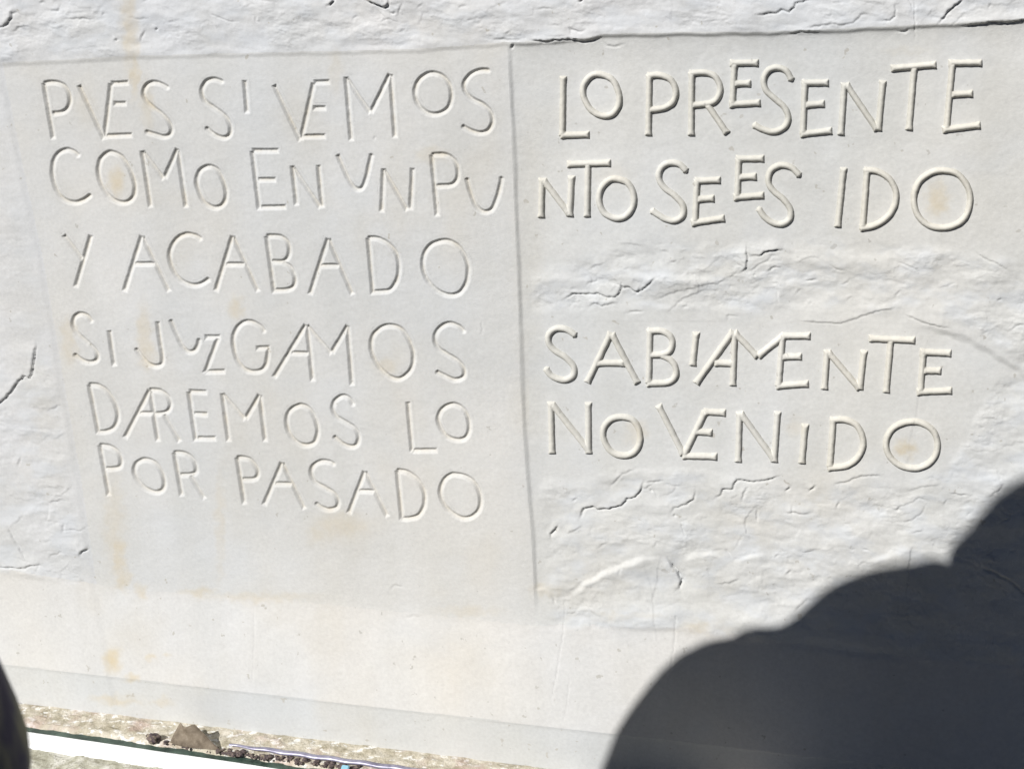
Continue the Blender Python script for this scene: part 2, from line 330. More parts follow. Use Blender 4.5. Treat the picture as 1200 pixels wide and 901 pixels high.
# ------------------------------------------------------------------ wall outline lines (photo pixels)
EDGE_OUT = 0.016
v_crease0 = vline(0, -0.268); v_edge = vline(-EDGE_OUT, -0.3835); Z_LEDGE = -0.437
v_bot = vline(-EDGE_OUT, Z_LEDGE)
_crx = interp([(-400, -30), (0, -8), (60, -3), (160, 4), (300, -1), (620, 3), (800, -12), (1000, 0), (1600, 0)])
def v_crease(u): return v_crease0(u) + _crx(u)
v_top = interp([(-1500, 170), (0, 74), (150, 66), (300, 62), (400, 60), (500, 57), (590, 50), (597, 50), (650, 47), (690, 44), (705, 40), (760, 38.5), (900, 37), (1000, 33), (1100, 28), (1200, 22), (2600, -60)])
u_left = interp([(-900, -190), (60, 0), (200, 28), (300, 50), (430, 72), (560, 95), (690, 114), (1000, 170)])
u_mid = interp([(0, 592), (50, 594), (90, 596), (150, 599), (280, 604), (360, 607), (440, 609), (500, 612), (560, 616), (600, 620), (660, 624), (690, 625), (720, 627)])

# ------------------------------------------------------------------ cracks, flake edges, ridges
J6 = lambda o, k, pts: [(o[0] + x / k, o[1] + y / k) for x, y in pts]
# (points left->right, height mm of the upper side, groove depth mm, decay px)
CR = []
def cr(o, k, pts, h=0.9, g=0.6, dec=14, w=1.0): CR.append((np.array(J6(o, k, pts)), h * 1.15, g * 1.0, dec, w * 1.12 if h else w * .8))
a = (0, 0)                                   # top-left corner crop, 6x
cr(a, 6, [(-60, 215), (0, 192), (40, 185), (70, 150), (88, 120), (90, 90), (115, 86), (145, 97)], 1.6, .8, 16)
cr(a, 6, [(335, 70), (375, 75), (405, 80), (420, 35)], .9, .6); cr(a, 6, [(270, 18), (310, 22)], .8, .7)
cr(a, 6, [(440, 155), (465, 133), (560, 135), (590, 130), (630, 140), (670, 132)], .9, .6)
cr(a, 6, [(900, 122), (960, 135), (1060, 130)], .5, .3); cr(a, 6, [(800, 292), (832, 275)], 1.0, 1.2, 5)
cr(a, 6, [(978, 295), (1000, 250), (1020, 210)], .8, .7, 6); cr(a, 6, [(1088, 215), (1108, 195)], 1., 1.2, 5); cr(a, 6, [(715, 110), (735, 85)], .6, .5, 6)
cr(a, 6, [(420, 380), (500, 350), (620, 335), (740, 325)], .25, .1)
b = (280, 0)
cr(b, 5, [(512, 38), (535, 30), (555, 5), (560, -20)], 2.0, 1.2, 10); cr(b, 5, [(720, -5), (790, 20), (850, 45), (872, 40), (878, -10)], 3.0, 1.4, 18)
cr(b, 5, [(875, 65), (890, 80), (912, 78), (920, 62)], .8, .9, 6); cr(b, 5, [(925, 100), (945, 50), (962, 10)], .6, .5, 8); cr(b, 5, [(98, 95), (104, 130)], .5, .6, 5)
cr(b, 5, [(930, 190), (970, 175)], .5, .4, 6)
c = (500, 0)
cr(c, 5, [(640, 62), (680, 50), (760, 58)], .5, .5, 8); cr(c, 5, [(845, 210), (840, 172), (870, 185), (905, 190), (935, 172)], .5, .9, 6)
cr(c, 5, [(700, 218), (840, 212)], .3, .4, 8); cr(c, 5, [(370, 232), (450, 235), (540, 236), (572, 224)], .4, .6, 6); cr(c, 5, [(720, 148), (790, 150)], .4, .3, 8)
cr(c, 5, [(490, 290), (512, 258)], .8, 1.4, 6); cr(c, 5, [(600, 235), (680, 245), (750, 236), (840, 232), (930, 245), (985, 232), (1022, 222)], 1.4, 1.0, 12)
cr(c, 5, [(1030, 245), (1060, 268), (1110, 275), (1160, 255)], .5, .6, 6); cr(c, 5, [(230, 125), (285, 110)], .5, .4, 6); cr(c, 5, [(890, 12), (920, 0)], 1.5, 1.5, 8)
cr(c, 5, [(185, 60), (200, 40), (240, 35)], .5, .5, 6)
d = (900, 0)
cr(d, 4, [(-60, 75), (0, 65), (40, 62), (65, 47), (100, 57), (120, 40), (130, 15), (180, 5), (215, 0)], .9, .8)
cr(d, 4, [(90, 165), (140, 150), (200, 152), (260, 150)], .9, .7, 8); cr(d, 4, [(170, 135), (240, 125), (300, 112), (340, 122), (400, 110), (440, 70), (480, 68)], .5, .5)
cr(d, 4, [(515, 100), (570, 100), (600, 75), (595, 25), (612, 22)], .5, .8, 7)
cr(d, 4, [(795, 115), (820, 90), (840, 65), (862, 40), (900, 12), (925, -8)], 1.6, 1.2, 16); cr(d, 4, [(1030, 42), (1050, 15)], .6, .5, 8)
cr(d, 4, [(905, 122), (980, 118), (1050, 105), (1130, 108), (1210, 95), (1400, 85)], 1.5, 1.0, 12); cr(d, 4, [(605, 148), (640, 150), (665, 140)], .7, .8, 6)
cr(d, 4, [(685, -10), (690, 80), (690, 190)], 0, .5, 6, .8)
e = (0, 380); ke = 901 / 320
cr(e, ke, [(-40, 285), (0, 258), (35, 225), (60, 188), (80, 170), (98, 178), (105, 165), (112, 120), (120, 60)], 2.0, .9, 22)
cr(e, ke, [(60, 470), (70, 435)], .6, .6, 6); cr(e, ke, [(150, 590), (185, 582), (212, 578)], 1.0, .6, 16); cr(e, ke, [(-20, 800), (80, 806), (100, 796), (140, 795)], 1.2, 1.0, 8)
cr(e, ke, [(262, 765), (272, 748), (296, 738)], 2.0, 1.4, 8); cr(e, ke, [(20, 660), (60, 735), (90, 790)], -.7, .5, 8); cr(e, ke, [(140, 715), (175, 712)], .5, .4, 6)
cr(e, ke, [(205, 690), (215, 650)], .3, .5, 5)
g = (640, 270)
cr(g, 4, [(78, 328), (125, 298), (180, 300), (245, 298), (290, 315), (325, 312), (345, 292), (352, 262), (360, 270), (385, 265), (420, 290), (465, 270), (490, 240), (528, 215)], 1.2, .8, 18)
cr(g, 4, [(195, 365), (225, 338), (260, 355), (300, 345), (342, 332)], .9, .6, 10); cr(g, 4, [(378, 388), (420, 380), (460, 378)], .3, .8, 5)
cr(g, 4, [(905, 198), (935, 180), (942, 150), (940, 100), (938, 70)], 2.2, .5, 14); cr(g, 4, [(945, 122), (1000, 118), (1040, 98), (1110, 90)], 1.5, .8, 10)
cr(g, 4, [(1030, 198), (1055, 180), (1075, 172), (1100, 180)], .6, .8, 6); cr(g, 4, [(530, 95), (575, 100)], .5, .5, 8); cr(g, 4, [(580, 150), (615, 142)], .8, .6, 8)
cr(g, 4, [(185, 265), (200, 245), (240, 240), (235, 212)], .4, .5, 6); cr(g, 4, [(500, 330), (600, 290), (720, 262), (820, 240)], .6, .2, 20)
cr(g, 4, [(560, 390), (640, 320), (760, 270)], .6, .2, 14); cr(g, 4, [(850, 430), (852, 400), (905, 402)], .3, .4, 6); cr(g, 4, [(670, 210), (740, 190), (830, 110)], .4, .1, 8)
cr(g, 4, [(330, 65), (380, 60), (470, 75)], .5, .1, 14); cr(g, 4, [(975, 210), (985, 205)], .4, .9, 4); cr(g, 4, [(640, 360), (665, 352)], .4, .4, 5)
h = (900, 270)
cr(h, 4, [(165, 240), (200, 235), (230, 228)], .8, .8, 10); cr(h, 4, [(290, 160), (320, 180), (360, 190)], .5, .5, 8); cr(h, 4, [(965, 90), (1000, 125), (1060, 150), (1130, 190)], .5, .5, 8)
cr(h, 4, [(150, 425), (240, 432), (340, 435), (420, 410), (520, 375), (600, 365)], .9, .3, 16); cr(h, 4, [(640, 395), (740, 435), (800, 450), (850, 458)], 1.1, .4, 16)
cr(h, 4, [(1070, 330), (1100, 318)], .5, .6, 6)
cr(h, 4, [(1130, 470), (1170, 445), (1210, 435)], .6, .5, 8); cr(h, 4, [(-20, 100), (0, 98), (70, 90)], 1.0, .6, 8); cr(h, 4, [(800, 270), (870, 250)], .4, .2, 8); cr(h, 4, [(370, 325), (400, 310)], .4, .4, 6)
k = (620, 540); kk = 1200 / 280
cr(k, kk, [(395, 140), (430, 105), (470, 65), (540, 35)], .7, .5, 14); cr(k, kk, [(215, 205), (245, 183)], .6, .6, 6)
cr(k, kk, [(250, 290), (265, 265), (275, 238), (315, 232), (350, 245), (400, 240), (440, 232), (465, 222), (490, 192), (535, 180), (560, 150), (575, 100)], 1.7, 1.0, 18)
cr(k, kk, [(575, 105), (610, 105), (680, 98)], .9, .6, 8); cr(k, kk, [(612, 140), (618, 155)], .5, 1.0, 4); cr(k, kk, [(615, 120), (650, 195)], -.4, .3, 8)
cr(k, kk, [(108, 390), (110, 365), (135, 345), (145, 320)], 1.4, 1.4, 8); cr(k, kk, [(175, 345), (195, 362), (240, 345), (270, 320)], .9, .4, 8)
cr(k, kk, [(340, 440), (395, 405)], .6, .4, 8); cr(k, kk, [(712, 260), (728, 235), (790, 218), (832, 185), (835, 140)], 1.1, .8, 12); cr(k, kk, [(728, 280), (735, 268)], .4, 1., 4)
cr(k, kk, [(762, 300), (785, 372)], 0, .7, 6); cr(k, kk, [(930, 190), (968, 165), (970, 140), (1020, 140), (1045, 92), (1085, 98), (1120, 105), (1200, 95), (1260, 75)], 1.3, .9, 14)
cr(k, kk, [(1070, 205), (1078, 160), (1100, 130)], .7, .9, 6); cr(k, kk, [(1120, 188), (1200, 195)], .5, .4, 8); cr(k, kk, [(1145, 320), (1148, 225)], 0, .6, 5)
cr(k, kk, [(695, 490), (720, 530), (748, 565), (764, 600), (755, 640), (735, 650)], -2.2, 1.7, 14, 1.3); cr(k, kk, [(940, 620), (1010, 610), (1075, 585)], .9, .5, 10)
cr(k, kk, [(985, 430), (1000, 455), (1020, 480)], .2, .6, 6); cr(k, kk, [(120, 690), (132, 712)], 0, 1.0, 4); cr(k, kk, [(700, 120), (770, 128)], .4, .2, 8); cr(k, kk, [(940, 690), (1080, 660)], .3, .2, 5); cr(k, kk, [(930, 710), (1060, 700)], .3, .2, 5)
m = (900, 540)
cr(m, 4, [(300, 110), (370, 98), (420, 75), (470, 68), (540, 70)], .9, .5, 14); cr(m, 4, [(80, 145), (105, 118)], 1.2, 1.3, 5); cr(m, 4, [(188, 145), (225, 115)], 1.2, 1.2, 6)
cr(m, 4, [(650, 145), (720, 120), (790, 112)], .6, .2, 12); cr(m, 4, [(835, 145), (890, 158), (960, 162)], .7, .4, 12); cr(m, 4, [(318, 228), (338, 185)], .6, .7, 6)
cr(m, 4, [(585, 232), (605, 232), (622, 212)], .8, .6, 8); cr(m, 4, [(65, 245), (110, 240), (170, 252), (205, 242)], .6, .6, 8); cr(m, 4, [(112, 260), (115, 200)], .1, .5, 5)
cr(m, 4, [(440, 410), (480, 420)], .3, .6, 4); cr(m, 4, [(1030, 175), (1100, 120), (1105, 90)], .9, .5, 8); cr(m, 4, [(820, 205), (845, 182)], .5, .3, 6); cr(m, 4, [(120, 710), (150, 680), (200, 640)], .8, .8, 8)
cr(m, 4, [(1000, 500), (1060, 520), (1130, 560), (1200, 620), (1260, 650)], 1.5, 1.5, 16, 1.6); cr(m, 4, [(1070, 295), (1130, 265), (1140, 235)], 1., .6, 8); cr(m, 4, [(85, 530), (115, 510)], .6, .8, 5)
cr(m, 4, [(30, 455), (55, 435)], .5, .5, 6)
cr((380, 268), 5, [(905, 625), (925, 600), (920, 530)], .25, .3, 6); cr((380, 78), 5, [(288, 430), (300, 410)], .1, .5, 4)
cr((300, 661), 3.75, [(585, 115), (610, 90), (640, 100), (655, 85)], .3, .4, 5); cr((300, 661), 3.75, [(640, 235), (690, 228), (740, 230)], .3, .3, 6)
cr((580, 661), 3.75, [(310, 130), (300, 300), (275, 460), (245, 610)], 0, .3, 5, .7); cr((580, 661), 3.75, [(330, 480), (320, 600), (300, 700)], 0, .3, 5, .7)
cr((580, 661), 3.75, [(800, 200), (785, 380), (765, 520)], 0, .4, 5, .8); cr((0, 661), 3.75, [(1118, 180), (1115, 400), (1108, 540)], 0, .25, 5, .7)
_cr = random.Random(12)
def _zone():
    z = _cr.random()
    if z < .35: return _cr.uniform(0, 1200), _cr.uniform(-6, 40)
    if z < .55: return _cr.uniform(665, 1150), _cr.uniform(303, 350)
    if z < .66: return _cr.uniform(5, 80), _cr.uniform(480, 680)
    return _cr.uniform(650, 1195), _cr.uniform(565, 720)
for _i in range(80):
    x_, y_ = _zone(); ang = _cr.gauss(-0.35, 0.45); L_ = _cr.uniform(4, 8) * (1 if _cr.random() < .8 else 2.0); pp_ = [(x_, y_)]
    for _k in range(_cr.randint(2, 4)):
        ang += _cr.gauss(0, .5); x_ += L_ * math.cos(ang); y_ += L_ * math.sin(ang); pp_.append((x_, y_))
    cr((0, 0), 1, pp_, _cr.uniform(.2, .7), _cr.uniform(.2, .5), _cr.uniform(4, 10), _cr.uniform(.7, 1.0))
# soft rounded ledges whose LOWER side stands proud: (points, height mm, edge width px, decay px)
SOFT = [(np.array([(1060, 378), (1090, 380), (1112, 386), (1140, 396), (1165, 410), (1200, 433), (1225, 447), (1280, 480)]), -2.0, 10, 70),
        (np.array([(663, 702), (668, 694), (684, 680), (705, 668), (730, 659), (752, 650), (775, 647), (784, 652)]), 3.2, 7, 34),
        (np.array([(797, 654), (815, 646), (835, 645), (856, 651)]), 2.0, 6, 26),
        (np.array([(858, 655), (880, 648), (905, 645)]), 1.6, 6, 22),
        (np.array([(1010, 655), (1040, 644), (1070, 636), (1078, 642)]), 2.0, 8, 24),
        (np.array([(20, 594), (45, 590), (85, 586)]), 1.2, 10, 20),
        (np.array([(700, 310), (760, 318), (830, 322), (870, 312)]), 1.4, 9, 22),
        (np.array([(625, 688), (640, 687), (655, 694)]), 1.0, 4, 12)]
def near_poly(U, V, q):
    """distance, signed side (+ = above/left when drawn left to right), arc fraction"""
    best = np.full(U.shape, 1e9); side = np.zeros(U.shape); arc = np.zeros(U.shape)
    seg = np.hypot(*np.diff(q, axis=0).T); cum = np.concatenate([[0], np.cumsum(seg)])
    for i in range(len(q) - 1):
        a, b = q[i], q[i + 1]; d = (b - a) / (seg[i] + 1e-9)
        x = (U - a[0]) * d[0] + (V - a[1]) * d[1]; y = (U - a[0]) * d[1] - (V - a[1]) * d[0]
        t = np.clip(x, 0, seg[i]); dd = np.hypot(x - t, y)
        m = dd < best
        best = np.where(m, dd, best); side = np.where(m, np.sign(y) * dd, side); arc = np.where(m, (cum[i] + t), arc)
    return best, side, arc, cum[-1]

def roughness(U, V):
    wob = 14 * perlin(U / 60, V / 60, 41)
    top = sm((v_top(U) - V + 3) / 10)
    left = sm((u_left(V) - 4 - U) / 14) * (0.35 + 0.65 * sm((V - 380) / 120))
    right = sm((U - u_mid(V) - 6) / 22)
    lo = interp([(600, 400), (640, 372), (720, 366), (860, 372), (1000, 366), (1090, 368), (1180, 420), (1260, 500)])(U)
    hi = interp([(600, 330), (650, 300), (700, 284), (800, 276), (1000, 276), (1100, 284), (1200, 300)])(U)
    mid = sm((V - hi - wob) / 22) * sm((lo - V + wob) / 14)
    lr0 = interp([(600, 600), (640, 560), (730, 545), (830, 548), (900, 558), (960, 555), (1060, 562), (1110, 545), (1170, 440), (1230, 430)])(U)
    lowr = sm((V - lr0 - wob) / 20)
    rr = right * np.maximum(mid, lowr)
    skirt = sm((V - v_crease(U)) / 8)
    r = np.maximum(np.maximum(top, left), rr) * (1 - skirt)
    return r

def height(U, V, detail=True):
    """returns (large-scale depth in m, measured along the view line; fine relief in m, along the wall normal)"""
    u, v = U, V
    wx = u + 2.2 * perlin(u / 14, v / 14, 3) ; wy = v + 2.2 * perlin(u / 14, v / 14, 8)
    vt = v_top(u) + 1.6 * perlin(u / 25, v / 25, 21); ul = u_left(v); um = u_mid(v) + 0.6 * perlin(u / 30, v / 30, 22)
    vc = v_crease(u) + 3 * perlin(u / 90, v / 60, 23)
    # steps (mm toward the viewer)
    toplip = 0.9 + 0.6 * sm((u - 585) / 20)
    below = sm((v - vt) / np.where(u < 594, 6.0, 6.0))
    D = toplip * (1 - below)
    wst = 6.5 + 2 * perlin(v / 60, u * 0, 25); du = u - um
    rt = 0.42 * sm(du / wst) + 0.58 * (1 - np.exp(-np.clip(du, 0, 600) / 20.0)) * (du > 0)                                     # 0 left panel, 1 right panel
    cove = 3.6 * np.exp(-np.clip(v - vt, 0, 400) / 14.0)
    rp = -3.5 + cove
    fade = sm((vc - 6 - v) / 34)
    D = D + below * (rt * rp) * fade
    D = D + below * 0.7 * sm((ul - u) / 9.0) * sm((v - 40) / 60)      # left margin a little proud
    D = D - 0.10 * np.exp(-((u - um - 1.5) / 1.2) ** 2) * below * sm(perlin(v / 50, u * 0, 27) * 2 + .2)         # rounded lip of the middle edge
    # skirting
    ve = v_edge(u); t = (v - vc) / (ve - vc)
    sp_ = np.log1p(np.exp(np.clip(t * 22, -40, 40))) / 22
    out = EDGE_OUT * 1000 * np.minimum(sp_, 1 + 0 * t)
    D = D + out
    D = D + 0.55 * perlin(u / 170, v / 150, 31) * 2 + 0.5 * perlin(u / 75, v / 60, 33) * (0.5 + rt)
    # edge of the skirting: tiny rolled drip
    D = D - 0.5 * sm((v - ve) / 3.0)
    H = np.zeros_like(u)
    if detail:
        r = roughness(u, v)
        patch = 0.12 + 0.88 * sm(fbm(u / 75, v / 50, 3, 49) * 2.2 + .3)
        H += r * (2.5 * fbm(wx / 80, wy / 42, 4, 51, .45) + 0.30 * patch * fbm(wx / 19, wy / 11, 4, 61))
        rd = 1 - np.abs(fbm(wx / 48 + .3, wy / 26, 3, 71)) * 2.4
        H += r * 0.2 * patch * np.clip(rd, 0, 1) ** 3
        xs_ = fbm(wx / 62, wy / 27, 5, 75, .55) * 3.4; xf_ = np.floor(xs_)
        H += r * 0.34 * patch * (xf_ + sm((xs_ - xf_ - .40) / .13))
        # chipped terraces
        for s_, (fx, fy, th, hh) in enumerate([(60, 32, .14, .8), (38, 22, .24, .5), (22, 13, .32, .35)]):
            nn = fbm(wx / fx + 7 * s_, wy / fy, 4, 81 + s_ * 5)
            H += r * hh * 0.5 * sm((nn - th) / 0.035) * sm(perlin(u / 60, v / 60, 91 + s_) * 2.2 + .2)
        H += r * 0.09 * patch * fbm(u / 4.2, v / 3.2, 2, 101)
        H += (1 - r) * (0.2 * fbm(wx / 30, wy / 22, 3, 111) + 0.035 * fbm(u / 6, v / 5, 2, 121))
        # scratches on the skirting
        sk = sm((v - vc) / 10)
        sc = np.abs(perlin((u + v) / 60, (v - u * .9) / 5, 131)); H += -sk * 0.16 * np.exp(-(sc / .03) ** 2) * sm(perlin(u / 60, v / 40, 133) * 3)
        for q, hh, gg, dec, wd in CR:
            pad = max(dec * 2.5, 10)
            x0, x1, y0, y1 = q[:, 0].min() - pad, q[:, 0].max() + pad, q[:, 1].min() - pad, q[:, 1].max() + pad
            ri = np.where((v.max(1) > y0) & (v.min(1) < y1))[0]; ci = np.where((u.max(0) > x0) & (u.min(0) < x1))[0]
            if len(ri) < 2 or len(ci) < 2: continue
            sl_ = (slice(ri[0], ri[-1] + 1), slice(ci[0], ci[-1] + 1))
            uu = u[sl_] + 1.5 * perlin(u[sl_] / 5, v[sl_] / 5, 141); vv = v[sl_] + 1.5 * perlin(u[sl_] / 5, v[sl_] / 5, 143)
            dd, side, arc, L = near_poly(uu, vv, q)
            taper = sm(arc / min(12, L * .4)) * sm((L - arc) / min(12, L * .4)); taper = 0.15 + 0.85 * taper
            beyond = sm(1 - np.clip(dd - 1, 0, None) / (dec * 2.4))
            ends = np.exp(-((np.minimum(arc, L - arc) < 0.01) * np.clip(dd - np.abs(side), 0, None)))
            h1 = hh * sm((side + 0.6) / 1.2) * np.exp(-np.clip(side, 0, None) / dec) * taper * beyond
            atend = (arc < 0.01) | (arc > L - 0.01)
            h1 = np.where(atend, h1 * np.exp(-dd / 3), h1)
            H[sl_] += h1 - gg * np.exp(-(dd / wd) ** 2) * taper * 1.7
        for q, hh, ew, dec in SOFT:
            pad = dec * 2.5
            ri = np.where((v.max(1) > q[:, 1].min() - pad) & (v.min(1) < q[:, 1].max() + pad))[0]
            ci = np.where((u.max(0) > q[:, 0].min() - pad) & (u.min(0) < q[:, 0].max() + pad))[0]
            if len(ri) < 2 or len(ci) < 2: continue
            sl_ = (slice(ri[0], ri[-1] + 1), slice(ci[0], ci[-1] + 1))
            dd, side, arc, L = near_poly(u[sl_] + 3 * perlin(u[sl_] / 16, v[sl_] / 16, 151), v[sl_] + 3 * perlin(u[sl_] / 16, v[sl_] / 16, 153), q)
            tp = sm(arc / (L * .25)) * sm((L - arc) / (L * .4))
            H[sl_] += hh * sm(-side / ew) * np.exp(-np.clip(-side - ew, 0, None) / dec) * tp
    return D * 0.001, H * 0.001

STAINS = [(152, 15, 10, 60, .5), (158, 85, 5, 34, .45), (172, 120, 8, 30, .3), (136, 213, 9, 17, .5), (1099, 234, 13, 20, .6), (1099, 220, 9, 14, .2),
          (1061, 526, 12, 10, .75), (168, 388, 8, 30, .4), (277, 362, 9, 14, .5), (172, 415, 10, 18, .4), (133, 612, 12, 60, .3), (139, 655, 9, 26, .55), (145, 678, 8, 14, .45),
          (132, 773, 10, 15, .85), (179, 770, 6, 5, .5), (196, 768, 4, 4, .4), (154, 794, 9, 5, .7), (135, 820, 28, 6, .5), (190, 822, 14, 6, .4),
          (165, 692, 8, 9, .4), (232, 693, 22, 5, .4), (745, 508, 14, 14, .3), (716, 205, 22, 14, .15), (80, 400, 9, 26, .4),
          (392, 85, 8, 30, .2), (505, 182, 18, 10, .25), (462, 235, 20, 60, .12), (400, 615, 34, 16, .28), (372, 627, 12, 12, .3), (825, 735, 30, 7, .35), (450, 430, 14, 10, .3),
          (100, 120, 14, 30, .15), (960, 575, 60, 40, .12), (640, 690, 20, 8, .35), (680, 688, 60, 30, .10), (530, 775, 50, 30, .10), (620, 300, 20, 200, .08),
          (258, 620, 6, 60, .25), (930, 500, 12, 10, .2), (880, 610, 40, 30, .15), (300, 700, 70, 6, .25), (720, 722, 60, 5, .2), (545, 716, 40, 6, .2), (1060, 60, 30, 4, .1)]
def stain_map(U, V):
    uu = U + 7 * perlin(U / 12, V / 12, 161) + 3 * perlin(U / 5, V / 5, 163); vv = V + 7 * perlin(U / 12, V / 12, 165) + 3 * perlin(U / 5, V / 5, 167)
    s = np.zeros_like(U)
    for x, y, a_, b_, k_ in STAINS:
        s = np.maximum(s, 1.02 * k_ * np.exp(-(((uu - x) / a_) ** 2 + ((vv - y) / b_) ** 2) ** 1.5))
    s += 0.10 * sm(fbm(U / 90, V / 120, 3, 171) * 1.6) * (U < 620)
    return s
def cool_map(U, V):
    r = roughness(U, V)
    c = 0.55 * r * sm(fbm(U / 40, V / 25, 4, 181) * 1.3 + .25)
    c += 0.25 * sm(fbm(U / 120, V / 90, 3, 185) * 1.4)
    return np.clip(c * 0.8, 0, 1)

def surf(U, V, extra=0.0):
    D, H = height(U, V)
    P = on_y(U, V, 0)
    q = rays(U, V); t = (-D - CAM[1]) / q[..., 1]; P = CAM + q * t[..., None]
    P[..., 1] -= H + extra
    return P

# ------------------------------------------------------------------ the carved wall
wall = empty('carved_wall', (0, 0, -0.425), 'whitewashed plaster wall with incised text panel beside a raised text panel above a sloping skirting', 'carved wall'); wall['kind'] = 'thing'
def P_(o, parent=wall):
    o.parent = parent; o.matrix_parent_inverse = parent.matrix_world.inverted() if parent.type == 'EMPTY' else Matrix()
    return o
bpy.context.view_layer.update()
INV = Matrix.Translation((0, 0, 0.425))

ST = 1.2
uc = np.arange(-14, 1216, ST)
left = -14 - np.cumsum(np.geomspace(2, 90, 34)); right = 1216 + np.cumsum(np.geomspace(2, 70, 34))
uc = np.concatenate([left[::-1], uc, right])
vcen = np.arange(-14, 640, ST); up = -14 - np.cumsum(np.geomspace(2, 60, 34))
lowrows = np.linspace(640, 822, 190)[1:]
vs = np.concatenate([up[::-1], vcen, lowrows])
U, S = np.meshgrid(uc, vs)
V = S + (v_bot(U) - 822) * sm((S - 640) / 182) ** 1.0 * (S > 640)
# keep the last row exactly on the bottom line
incised_mask = None
D, H = height(U, V)
# groove bed: pull the wall back under every incised letter
drop = np.zeros_like(U)
INC_ST = [strokes_px(e, 3.6, 0.0) for e in INC]
for st in INC_ST:
    allp = np.vstack([s[0] for s in st]); x0, y0 = allp.min(0) - 9; x1, y1 = allp.max(0) + 9
    ci = np.where((uc > x0) & (uc < x1))[0]; ri = np.where((vs > y0) & (vs < y1))[0]
    sl_ = (slice(ri[0], ri[-1] + 1), slice(ci[0], ci[-1] + 1))
    s = sdf(U[sl_], V[sl_], st); drop[sl_] = np.maximum(drop[sl_], 0.0045 * (s < 0.6))
q = rays(U, V); t = (-D - CAM[1]) / q[..., 1]; P = CAM + q * t[..., None]; P[..., 1] -= H - drop
stain_shade = stain_map(U, V); cool = cool_map(U, V)
P[..., 2] -= 0.425 * 0                                         # world coordinates
cu = 0.25 * (U[:-1, :-1] + U[1:, :-1] + U[1:, 1:] + U[:-1, 1:]); cv = 0.25 * (V[:-1, :-1] + V[1:, :-1] + V[1:, 1:] + V[:-1, 1:])
is_band = cv > v_edge(cu); is_skirt = (cv > v_crease(cu)) & ~is_band; rest = ~is_band & ~is_skirt
is_top = rest & (cv < v_top(cu)); rest &= ~is_top
is_right = rest & (cu > u_mid(cv)); is_marg = rest & (cu < u_left(cv)); is_left = rest & ~is_right & ~is_marg
parts = {}
for nm, mk, mt in (('upper_border', is_top, M_ROUGH), ('incised_panel', is_left, M_PANEL), ('relief_panel', is_right, M_RIGHT),
                   ('plain_margin', is_marg, M_ROUGH), ('sloping_skirting', is_skirt, M_SKIRT), ('base_band', is_band, M_BAND)):
    Vv, Fq, At = sub_mesh(P, mk, dict(stain_shade=stain_shade, cool=cool))
    o = mesh_obj(nm, Vv, Fq, mt, wall, At); o.matrix_parent_inverse = INV; parts[nm] = o
tag(parts['upper_border'], 'rough chipped plaster border above both text panels')
tag(parts['incised_panel'], 'flat panel with thin letters cut into it')
tag(parts['relief_panel'], 'sunken panel with raised letters and cracked rough plaster')
tag(parts['plain_margin'], 'bumpy blank plaster at the left of the incised letters')

def letter_patch(name, st, raised, parent, mat, ps=0.75):
    allp = np.vstack([s[0] for s in st]); x0, y0 = allp.min(0) - 9; x1, y1 = allp.max(0) + 9
    u, v = np.meshgrid(np.arange(x0, x1, ps), np.arange(y0, y1, ps))
    wob = 0.35 * perlin(u / 9, v / 9, 201) + 0.2 * perlin(u / 4, v / 4, 203)
    s = sdf(u, v, st) + wob
    D, H = height(u, v)
    if raised:
        x = np.clip(-s / 2.6, 0, 1); prof = 0.0029 * (1 - (1 - x) ** 2.2)
        prof = prof + 0.00025 * np.clip(-s - 2, 0, 3) + 0.00018 * perlin(u / 7, v / 7, 205)
        prof = np.where(s > 0, -0.0016 * np.clip(s, 0, 3), prof)
        mask = s < 1.4
    else:
        gv, gu = np.gradient(s); gl = np.hypot(gu, gv) + 1e-6
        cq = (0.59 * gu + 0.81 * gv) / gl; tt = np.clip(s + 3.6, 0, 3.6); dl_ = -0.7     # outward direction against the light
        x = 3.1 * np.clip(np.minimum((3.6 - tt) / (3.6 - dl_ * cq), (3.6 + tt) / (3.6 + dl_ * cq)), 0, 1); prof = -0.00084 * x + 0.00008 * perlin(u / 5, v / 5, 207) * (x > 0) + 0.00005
        mask = s < 2.9
    q = rays(u, v); t = (-D - CAM[1]) / q[..., 1]; P = CAM + q * t[..., None]; P[..., 1] -= H + prof
    cm = mask[:-1, :-1] & mask[1:, :-1] & mask[1:, 1:] & mask[:-1, 1:]
    dirt = 0 if raised else 0.30 * np.clip(x / 3.1, 0, 1) ** 1.5 * (0.5 + 0.5 * sm(perlin(u / 14, v / 14, 209) * 2 + .5))  # groove dirt plus painted shade, browner with depth so faint strokes show
    Vv, Fq, At = sub_mesh(P, cm, dict(stain_shade=np.clip(stain_map(u, v) + dirt, 0, 1), cool=cool_map(u, v) * (0.2 if raised else 1)))
    return mesh_obj(name, Vv, Fq, mat, parent, At)
for e, st in zip(INC, INC_ST):
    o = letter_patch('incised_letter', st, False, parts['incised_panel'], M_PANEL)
    o['label'] = 'thin letter %s cut into the left page, %s' % (e[0], e[1])
for e in RAI:
    o = letter_patch('raised_letter', strokes_px(e, 3.8, 0.8), True, parts['relief_panel'], M_LETTER)
    o['label'] = 'raised letter %s on the right page, %s' % (e[0], e[1])

